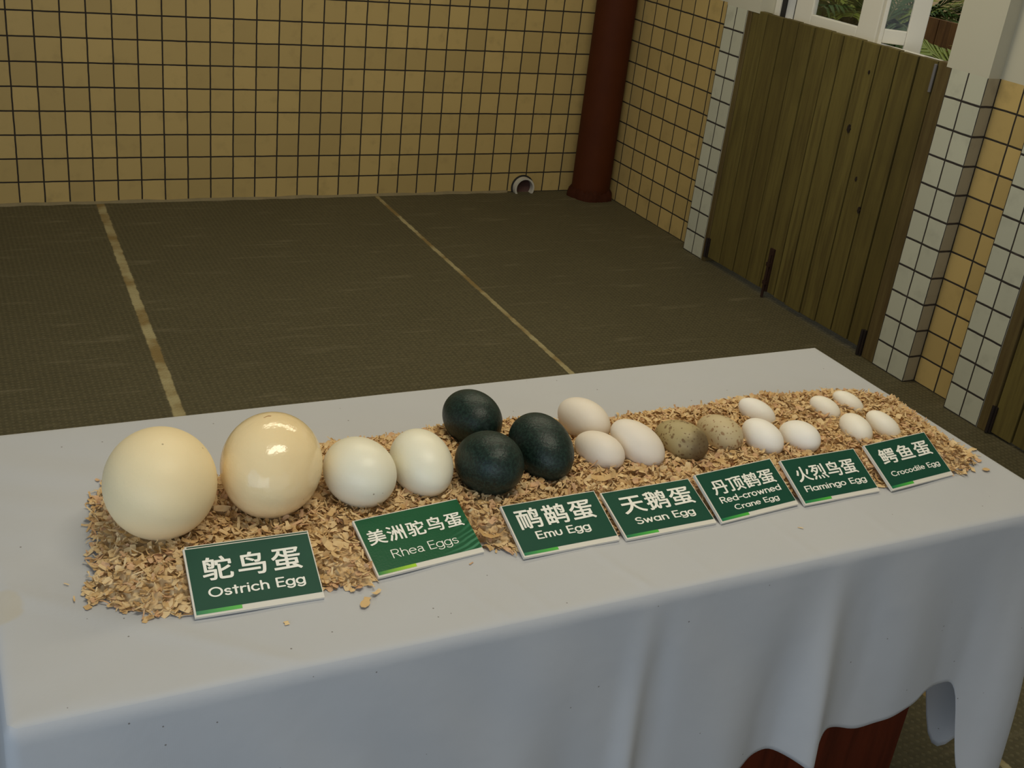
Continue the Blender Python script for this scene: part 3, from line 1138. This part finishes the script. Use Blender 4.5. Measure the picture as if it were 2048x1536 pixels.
def slab(name, x0, x1, y0, y1, z0, z1, mat, parent):
    v = [(x0, y0, z0), (x1, y0, z0), (x1, y1, z0), (x0, y1, z0), (x0, y0, z1), (x1, y0, z1), (x1, y1, z1), (x0, y1, z1)]
    f_ = [(3, 2, 1, 0), (4, 5, 6, 7), (0, 1, 5, 4), (1, 2, 6, 5), (2, 3, 7, 6), (3, 0, 4, 7)]
    uv = []
    for fc in f_:
        for i in fc:
            uv.append(((v[i][0] - x0) / (x1 - x0), (v[i][1] - y0) / (y1 - y0)))
    return mk(name, v, f_, mat, parent, uvs=uv)


def arc(cx, cy, rx, ry, a0, a1, n_=16):
    return [(cx + rx * math.cos(math.radians(a0 + (a1 - a0) * i / n_)), cy + ry * math.sin(math.radians(a0 + (a1 - a0) * i / n_))) for i in range(n_ + 1)]


# single-stroke skeletons of a rounded alphabet: x height 0.68, capitals 1.0; (advance, strokes)
BOWL = arc(.30, .34, .29, .33, 0, 360, 28)
ABC = {
    'O': (1.02, [arc(.47, .5, .46, .49, 0, 360, 36)]),
    'E': (.66, [[(.58, 1), (.06, 1), (.06, 0), (.58, 0)], [(.06, .52), (.52, .52)]]),
    'F': (.62, [[(.58, 1), (.06, 1), (.06, 0)], [(.06, .5), (.50, .5)]]),
    'R': (.78, [[(.06, 0), (.06, 1), (.36, 1)] + arc(.36, .75, .27, .25, 90, -90)[1:] + [(.06, .5)], [(.34, .5), (.66, 0)]]),
    'S': (.70, [arc(.32, .75, .27, .24, 30, 270) + arc(.32, .26, .29, .25, 90, -150)]),
    'C': (.90, [arc(.46, .5, .45, .49, 48, 312, 28)]),
    's': (.54, [arc(.24, .51, .19, .16, 30, 270) + arc(.24, .18, .21, .17, 90, -150)]),
    't': (.46, [[(.20, .92), (.20, .0)], [(.02, .66), (.38, .66)]]),
    'r': (.46, [[(.06, .67), (.06, 0)], arc(.32, .38, .26, .28, 180, 70)]),
    'i': (.24, [[(.07, .66), (.07, 0)], [(.07, .93), (.07, .94)]]),
    'l': (.24, [[(.07, 1), (.07, 0)]]),
    'c': (.60, [arc(.30, .34, .29, .33, 48, 312, 22)]),
    'o': (.72, [BOWL]),
    'h': (.66, [[(.06, 1), (.06, 0)], arc(.30, .40, .24, .27, 180, 0) + [(.54, 0)]]),
    'n': (.66, [[(.06, .67), (.06, 0)], arc(.30, .40, .24, .27, 180, 0) + [(.54, 0)]]),
    'm': (.96, [[(.06, .67), (.06, 0)], arc(.26, .42, .20, .25, 180, 0) + [(.46, 0)], arc(.66, .42, .20, .25, 180, 0) + [(.86, 0)]]),
    'u': (.66, [[(.06, .67), (.06, .28)] + arc(.30, .28, .24, .27, 180, 360) + [(.54, .67)]]),
    'g': (.70, [BOWL, [(.59, .67), (.59, -.04)] + arc(.31, -.04, .28, .25, 0, -150)[1:]]),
    'd': (.72, [BOWL, [(.59, 1), (.59, 0)]]),
    'a': (.72, [BOWL, [(.59, .67), (.59, 0)]]),
    'e': (.70, [[(.02, .36), (.58, .36)] + arc(.30, .34, .29, .33, 4, 312, 26)]),
    'w': (.92, [[(.04, .67), (.22, .02), (.42, .62), (.62, .02), (.80, .67)]]),
    '-': (.52, [[(.04, .36), (.40, .36)]]),
    ' ': (.36, []),
}
AROUND = [arc(.24, .49, .20, .18, 150, 0) + [(.44, .06), (.50, 0)], [(.44, .40), (.26, .38)] + arc(.22, .19, .20, .19, 90, 360, 20)[1:] + [(.44, .22)]]


def stroke_mesh(strokes, hw, level):
    """thick round-ended strokes; each unbroken run is one ribbon, slightly above the one before"""
    vs, fs = [], []
    runs = []
    for st in strokes:
        cur = [st[0]]
        for i in range(1, len(st)):
            cur.append(st[i])
            if i < len(st) - 1:
                ax_, ay = st[i][0] - st[i - 1][0], st[i][1] - st[i - 1][1]
                bx_, by = st[i + 1][0] - st[i][0], st[i + 1][1] - st[i][1]
                if (ax_ * bx_ + ay * by) < 0.8 * math.hypot(ax_, ay) * math.hypot(bx_, by):
                    runs.append(cur)
                    cur = [st[i]]
        runs.append(cur)
    for q_, run in enumerate(runs):
        P_ = [Vector(p_) for p_ in run]
        closed = (P_[0] - P_[-1]).length < 1e-4 and len(P_) > 4
        n_ = len(P_)
        k = len(vs)
        for i in range(n_):
            a_ = P_[i - 1] if i else (P_[-2] if closed else P_[0])
            b_ = P_[i + 1] if i < n_ - 1 else (P_[1] if closed else P_[-1])
            d = (b_ - a_).normalized()
            nn_ = Vector((-d.y, d.x)) * hw
            vs += [(P_[i].x + nn_.x, P_[i].y + nn_.y, level * q_), (P_[i].x - nn_.x, P_[i].y - nn_.y, level * q_)]
        for i in range(n_ - 1):
            fs.append((k + 2 * i, k + 2 * i + 1, k + 2 * i + 3, k + 2 * i + 2))
        if not closed:
            for (c_, d, kk) in ((P_[0], (P_[0] - P_[1]).normalized(), 0), (P_[-1], (P_[-1] - P_[-2]).normalized(), n_ - 1)):
                a0 = math.atan2(d.y, d.x)
                m_ = len(vs)
                vs += [(c_.x + hw * math.cos(a0 + math.pi * (j / 8 - 0.5)), c_.y + hw * math.sin(a0 + math.pi * (j / 8 - 0.5)), level * q_) for j in range(9)]
                fs.append(tuple(range(m_, m_ + 9)))
    return vs, fs


def lettering(name, body, box, spacing, bold, parent, z):
    vs, fs = [], []
    if ord(body[0]) < 0x2000:
        x = 0.0
        for ch in body:
            adv, st = ABC[ch]
            if ch == 'a' and not bold:
                adv, st = .60, AROUND
            v1, f1 = stroke_mesh([[(px + x, py) for px, py in s_] for s_ in st], 0.082 if bold else 0.045, 2.5e-5)
            k = len(vs)
            vs += v1
            fs += [tuple(i + k for i in f_) for f_ in f1]
            x += adv * spacing + (0.06 if bold else 0.0)
    else:
        cu = bpy.data.curves.new('letters', 'FONT')
        cu.body = body
        cu.size = 1.0
        cu.space_character = spacing
        cu.resolution_u = 4
        ob = bpy.data.objects.new('letters', cu)
        COL.objects.link(ob)
        bpy.context.view_layer.update()
        me0 = bpy.data.meshes.new_from_object(ob.evaluated_get(bpy.context.evaluated_depsgraph_get()))
        bpy.data.objects.remove(ob)
        bpy.data.curves.remove(cu)
        v0 = [(v.co.x, v.co.y) for v in me0.vertices]
        f0 = [tuple(p_.vertices) for p_ in me0.polygons]
        bpy.data.meshes.remove(me0)
        # thicken the regular weight evenly in every direction, each layer just above the last
        shifts = [(0, 0)] + [(0.018 * math.cos(2 * math.pi * j / 10), 0.018 * math.sin(2 * math.pi * j / 10)) for j in range(10)]
        for j, (sx, sy) in enumerate(shifts):
            k = len(vs)
            vs += [(a_ + sx, b2 + sy, 3e-5 * j) for a_, b2 in v0]
            fs += [tuple(i + k for i in f_) for f_ in f0]
    co = np.array(vs)
    lo, hi = co.min(0), co.max(0)
    x0, x1, y0, y1 = box
    co[:, 0] = x0 + (co[:, 0] - lo[0]) / (hi[0] - lo[0]) * (x1 - x0)
    co[:, 1] = y0 + (co[:, 1] - lo[1]) / (hi[1] - lo[1]) * (y1 - y0)
    co[:, 2] += z
    return mk(name, co.tolist(), fs, M_letter, parent)


SIGN_PLANES = []


def sign_root(x, y, yaw, tilt, lift):
    r = empty('sign_plate', (x, y, ZT + lift))
    r.rotation_mode = 'XYZ'
    R_ = Matrix.Rotation(math.radians(yaw), 3, 'Z') @ Matrix.Rotation(math.radians(tilt), 3, 'X')
    r.rotation_euler = R_.to_euler()
    return r, R_


for (k, x, y, yaw, tilt, w, D, texts, label) in SIGNS:
    r, R_ = sign_root(x, y, yaw, tilt, 0.0048)
    SIGN_PLANES.append((Vector((x, y, ZT + 0.0048)), R_, w, D))
    h = w / 2
    slab('board', -h, h, 0, D, -BT, 0, M_board, r)
    bright = k == 'Rhea'
    pf = slab('printed_face', -h + w * .014, h - w * (.0 if bright else .008), D * .082, D * .985, 0.0, 0.0003, M_green2 if bright else M_green, r)
    # the print runs on below on the left, where the coloured stripe is
    slab('printed_stripe', -h + w * .014, -h + w * .36, D * .030, D * .0815, 0.0, 0.0003, M_stripe2 if bright else M_stripe, r)
    for i, (tx, a, b, c0, c1, sp, bd) in enumerate(texts):
        nm = 'chinese_lettering' if i == 0 else 'english_lettering'
        lettering(nm, tx, (-h + a * w, -h + b * w, c0 * D, c1 * D), sp, bd, r, 0.0006)
    tag(r, label, 'sign', 'green name plates along the table front')

# a second plate lies right behind the Ostrich Egg one, only its upper rim showing
r, R_ = sign_root(0.0105, -3.9125, -2.26, 23.8, 0.0036)
slab('board', -0.0795, 0.0795, 0.004, 0.0985, -BT, 0, M_board, r)
slab('printed_face', -0.077, 0.078, 0.010, 0.0970, 0.0, 0.0003, M_green, r)
r.location = Vector((0.0105, -3.920, ZT + 0.0048)) + R_ @ Vector((0, 0.0065, -BT - 0.0012))
tag(r, 'blank green plate tucked under the Ostrich Egg plate', 'sign')

# ------------------------------------------------------------------ wood shavings
POLY = [(-0.121, -3.56), (-0.143, -3.60), (-0.156, -3.65), (-0.161, -3.724), (-0.178, -3.799), (-0.183, -3.838), (-0.163, -3.852), (-0.150, -3.872), (-0.128, -3.893), (-0.098, -3.897), (-0.065, -3.912),
        (0.1, -3.905), (0.151, -3.914), (0.201, -3.892), (0.329, -3.867), (0.37, -3.895), (0.407, -3.884), (0.538, -3.897), (0.552, -3.89), (0.707, -3.897), (0.881, -3.888), (0.897, -3.893), (1.054, -3.895),
        (1.168, -3.905), (1.246, -3.900), (1.295, -3.862), (1.293, -3.792), (1.305, -3.715), (1.310, -3.65), (1.265, -3.61), (1.24, -3.592), (1.175, -3.580), (1.041, -3.565), (0.965, -3.562), (0.891, -3.578),
        (0.738, -3.572), (0.71, -3.58), (0.528, -3.54), (0.401, -3.532), (0.306, -3.548), (0.251, -3.54), (0.202, -3.542), (0.172, -3.555), (0.043, -3.60), (-0.03, -3.59)]
PA = np.array(POLY)


def signed_dist(P_):
    """positive inside the outline"""
    a = PA
    b = np.roll(PA, -1, 0)
    d2 = np.full(len(P_), 1e9)
    inside = np.zeros(len(P_), bool)
    for (x0, y0), (x1, y1) in zip(a, b):
        ex, ey = x1 - x0, y1 - y0
        wx, wy = P_[:, 0] - x0, P_[:, 1] - y0
        t = np.clip((wx * ex + wy * ey) / (ex * ex + ey * ey), 0, 1)
        d2 = np.minimum(d2, (wx - ex * t) ** 2 + (wy - ey * t) ** 2)
        cond = ((y0 > P_[:, 1]) != (y1 > P_[:, 1])) & (P_[:, 0] < (x1 - x0) * (P_[:, 1] - y0) / (y1 - y0 + 1e-12) + x0)
        inside ^= cond
    d = np.sqrt(d2)
    return np.where(inside, d, -d)


def mound(P_):
    d = signed_dist(P_)
    x, y = P_[:, 0], P_[:, 1]
    nz = 0.5 + 0.25 * np.sin(41 * x + 13 * y) * np.sin(37 * y - 9 * x) + 0.25 * np.sin(83 * x - 21 * y + 1.3) * np.cos(71 * y + 1)
    k = np.clip((d + 0.006) / 0.055, 0, 1)
    k = k * k * (3 - 2 * k)
    h = k * (0.020 + 0.010 * nz)
    # keep the heap below the tilted plates
    for (o, R_, w, D) in SIGN_PLANES:
        Ri = np.array(R_)
        rel = np.stack([x - o.x, y - o.y], 1)
        ux, uy = Ri[0, 0], Ri[1, 0]
        vx, vy = Ri[0, 1], Ri[1, 1]
        vl = math.hypot(vx, vy)
        lu = rel[:, 0] * ux + rel[:, 1] * uy
        lv = (rel[:, 0] * vx + rel[:, 1] * vy) / vl
        zpl = o.z - ZT + lv * Ri[2, 1] / vl - 0.011
        inn = (np.abs(lu) < w / 2 + 0.006) & (lv > -0.004) & (lv < D * vl + 0.004)
        h = np.where(inn, np.minimum(h, np.maximum(zpl, 0)), h)
    return h, d


def shavings():
    # underlying heap
    nx, ny = 300, 84
    xs = np.linspace(-0.21, 1.33, nx)
    ys = np.linspace(-3.93, -3.50, ny)
    X, Y = np.meshgrid(xs, ys)
    G = np.stack([X.ravel(), Y.ravel()], 1)
    h, d = mound(G)
    zz = ZT + h - 0.006 + rng.uniform(-0.004, 0.004, len(h)) * np.clip(d / 0.03, 0, 1)
    G = G + rng.uniform(-0.0018, 0.0018, G.shape)
    ok = (d > 0.002).reshape(ny, nx)
    V = [np.stack([G[:, 0], G[:, 1], np.maximum(zz, ZT + 0.0005)], 1)]
    F = []
    for j in range(ny - 1):
        for i in range(nx - 1):
            if ok[j, i] and ok[j, i + 1] and ok[j + 1, i] and ok[j + 1, i + 1]:
                a = j * nx + i
                F.append((a, a + 1, a + nx + 1, a + nx))
    base = nx * ny
    # flakes
    N = 22000
    P_ = np.stack([rng.uniform(-0.215, 1.335, N), rng.uniform(-3.935, -3.495, N)], 1)
    h, d = mound(P_)
    keep = (d > -0.010 * rng.random(N) ** 2)
    P_, h, d = P_[keep], h[keep], d[keep]
    extra = np.array([(-0.136, -3.560), (-0.187, -3.855), (-0.200, -3.835), (0.135, -3.945), (0.823, -3.964), (1.322, -3.640), (1.318, -3.84), (0.30, -3.905), (-0.205, -3.80), (0.03, -3.955), (1.28, -3.905), (0.155, -3.930)])
    P_ = np.concatenate([P_, extra])
    h = np.concatenate([h, np.zeros(len(extra))])
    d = np.concatenate([d, np.full(len(extra), -1.0)])
    big = np.array([(0.347, -3.868), (0.118, -3.85), (0.335, -3.845), (-0.05, -3.86), (0.565, -3.80), (0.575, -3.79), (0.86, -3.82), (1.20, -3.80)])
    P_ = np.concatenate([P_, big])
    h = np.concatenate([h, mound(big)[0] + 0.004])
    d = np.concatenate([d, np.full(len(big), 0.02)])
    S_ = 5
    L_ell = [(np.array(v[0]), v[1] / 2, v[2] / 2, np.array(v[3])) for v in EGGS.values()]
    nv = base
    for i in range(len(P_)):
        lone = d[i] < -0.5
        L = rng.uniform(0.006, 0.017) * (1.5 if rng.random() < 0.12 else 1.0)
        wd = rng.uniform(0.0035, 0.0105)
        if rng.random() < 0.42:
            wd = rng.uniform(0.0014, 0.0034)
            L *= 1.25
        curl = rng.uniform(-1, 1) * rng.choice([0.6, 1.6, 2.6, 4.0])
        yaw = rng.uniform(0, 2 * math.pi)
        edgek = min(1.0, max(0.0, (d[i] + 0.01) / 0.04))
        pitch = rng.normal(0, 0.36) * (0.35 + 0.65 * edgek)
        roll = rng.normal(0, 0.42) * (0.35 + 0.65 * edgek)
        if 0 <= i - len(P_) + 8 < 8:
            L, wd, curl = rng.uniform(0.03, 0.05), rng.uniform(0.010, 0.016), rng.choice([-1, 1]) * rng.uniform(1.5, 3.0)
            yaw = rng.uniform(-0.9, -0.3)
        if lone:
            pitch = roll = 0.05
            curl *= 0.4
        z = ZT + 0.002 + h[i] + rng.uniform(-0.004, 0.004) * edgek
        c = np.array([P_[i, 0], P_[i, 1], z])
        cy, sy = math.cos(yaw), math.sin(yaw)
        f = np.array([cy * math.cos(pitch), sy * math.cos(pitch), math.sin(pitch)])
        s0 = np.array([-sy, cy, 0.0])
        u0 = np.cross(f, s0)
        s = s0 * math.cos(roll) + u0 * math.sin(roll)
        u = np.cross(f, s)
        rows = []
        for k in range(S_):
            t = k / (S_ - 1) - 0.5
            ang = curl * t
            if abs(curl) > 0.05:
                R = L / curl
                pf, pu = R * math.sin(ang), R * (1 - math.cos(ang))
            else:
                pf, pu = L * t, 0
            ww = wd * (0.72 + 0.28 * math.cos(math.pi * t)) * (0.7 + 0.6 * rng.random())
            m_ = c + f * pf + u * pu
            rows += [m_ - s * ww / 2, m_ + s * ww / 2]
        rows = np.array(rows)
        lowz = rows[:, 2].min()
        if lowz < ZT + 0.0008:
            rows[:, 2] += ZT + 0.0008 - lowz
        # leave the inside of the eggs free, let only their foot be covered
        skip = False
        for (ec, ew, el, ea) in L_ell:
            q_ = rows.mean(0) - ec
            al = q_ @ ea
            if (al / el) ** 2 + (q_ @ q_ - al * al) / ew ** 2 < 1.0:
                skip = True
                break
        if skip:
            continue
        for (o, R_, w, D) in SIGN_PLANES:
            lo = (rows - np.array(o)) @ np.array(R_)
            inn = (np.abs(lo[:, 0]) < w / 2) & (lo[:, 1] > -0.001) & (lo[:, 1] < D) & (lo[:, 2] > -BT - 0.001)
            if inn.any():
                skip = True
                break
        if skip:
            continue
        V.append(rows)
        for k in range(S_ - 1):
            a = nv + 2 * k
            F.append((a, a + 1, a + 3, a + 2))
        nv += 2 * S_
    V = np.concatenate(V)
    # drop grid vertices that carry no face
    used = np.zeros(len(V), bool)
    for fc in F:
        for i in fc:
            used[i] = True
    idx = np.cumsum(used) - 1
    F = [tuple(int(idx[i]) for i in fc) for fc in F]
    o = mk('wood_shavings', V[used].tolist(), F, M_shav)
    tag(o, 'spread heap of curled pine shavings bedding the eggs on the cloth', 'shavings', kind='stuff')


shavings()
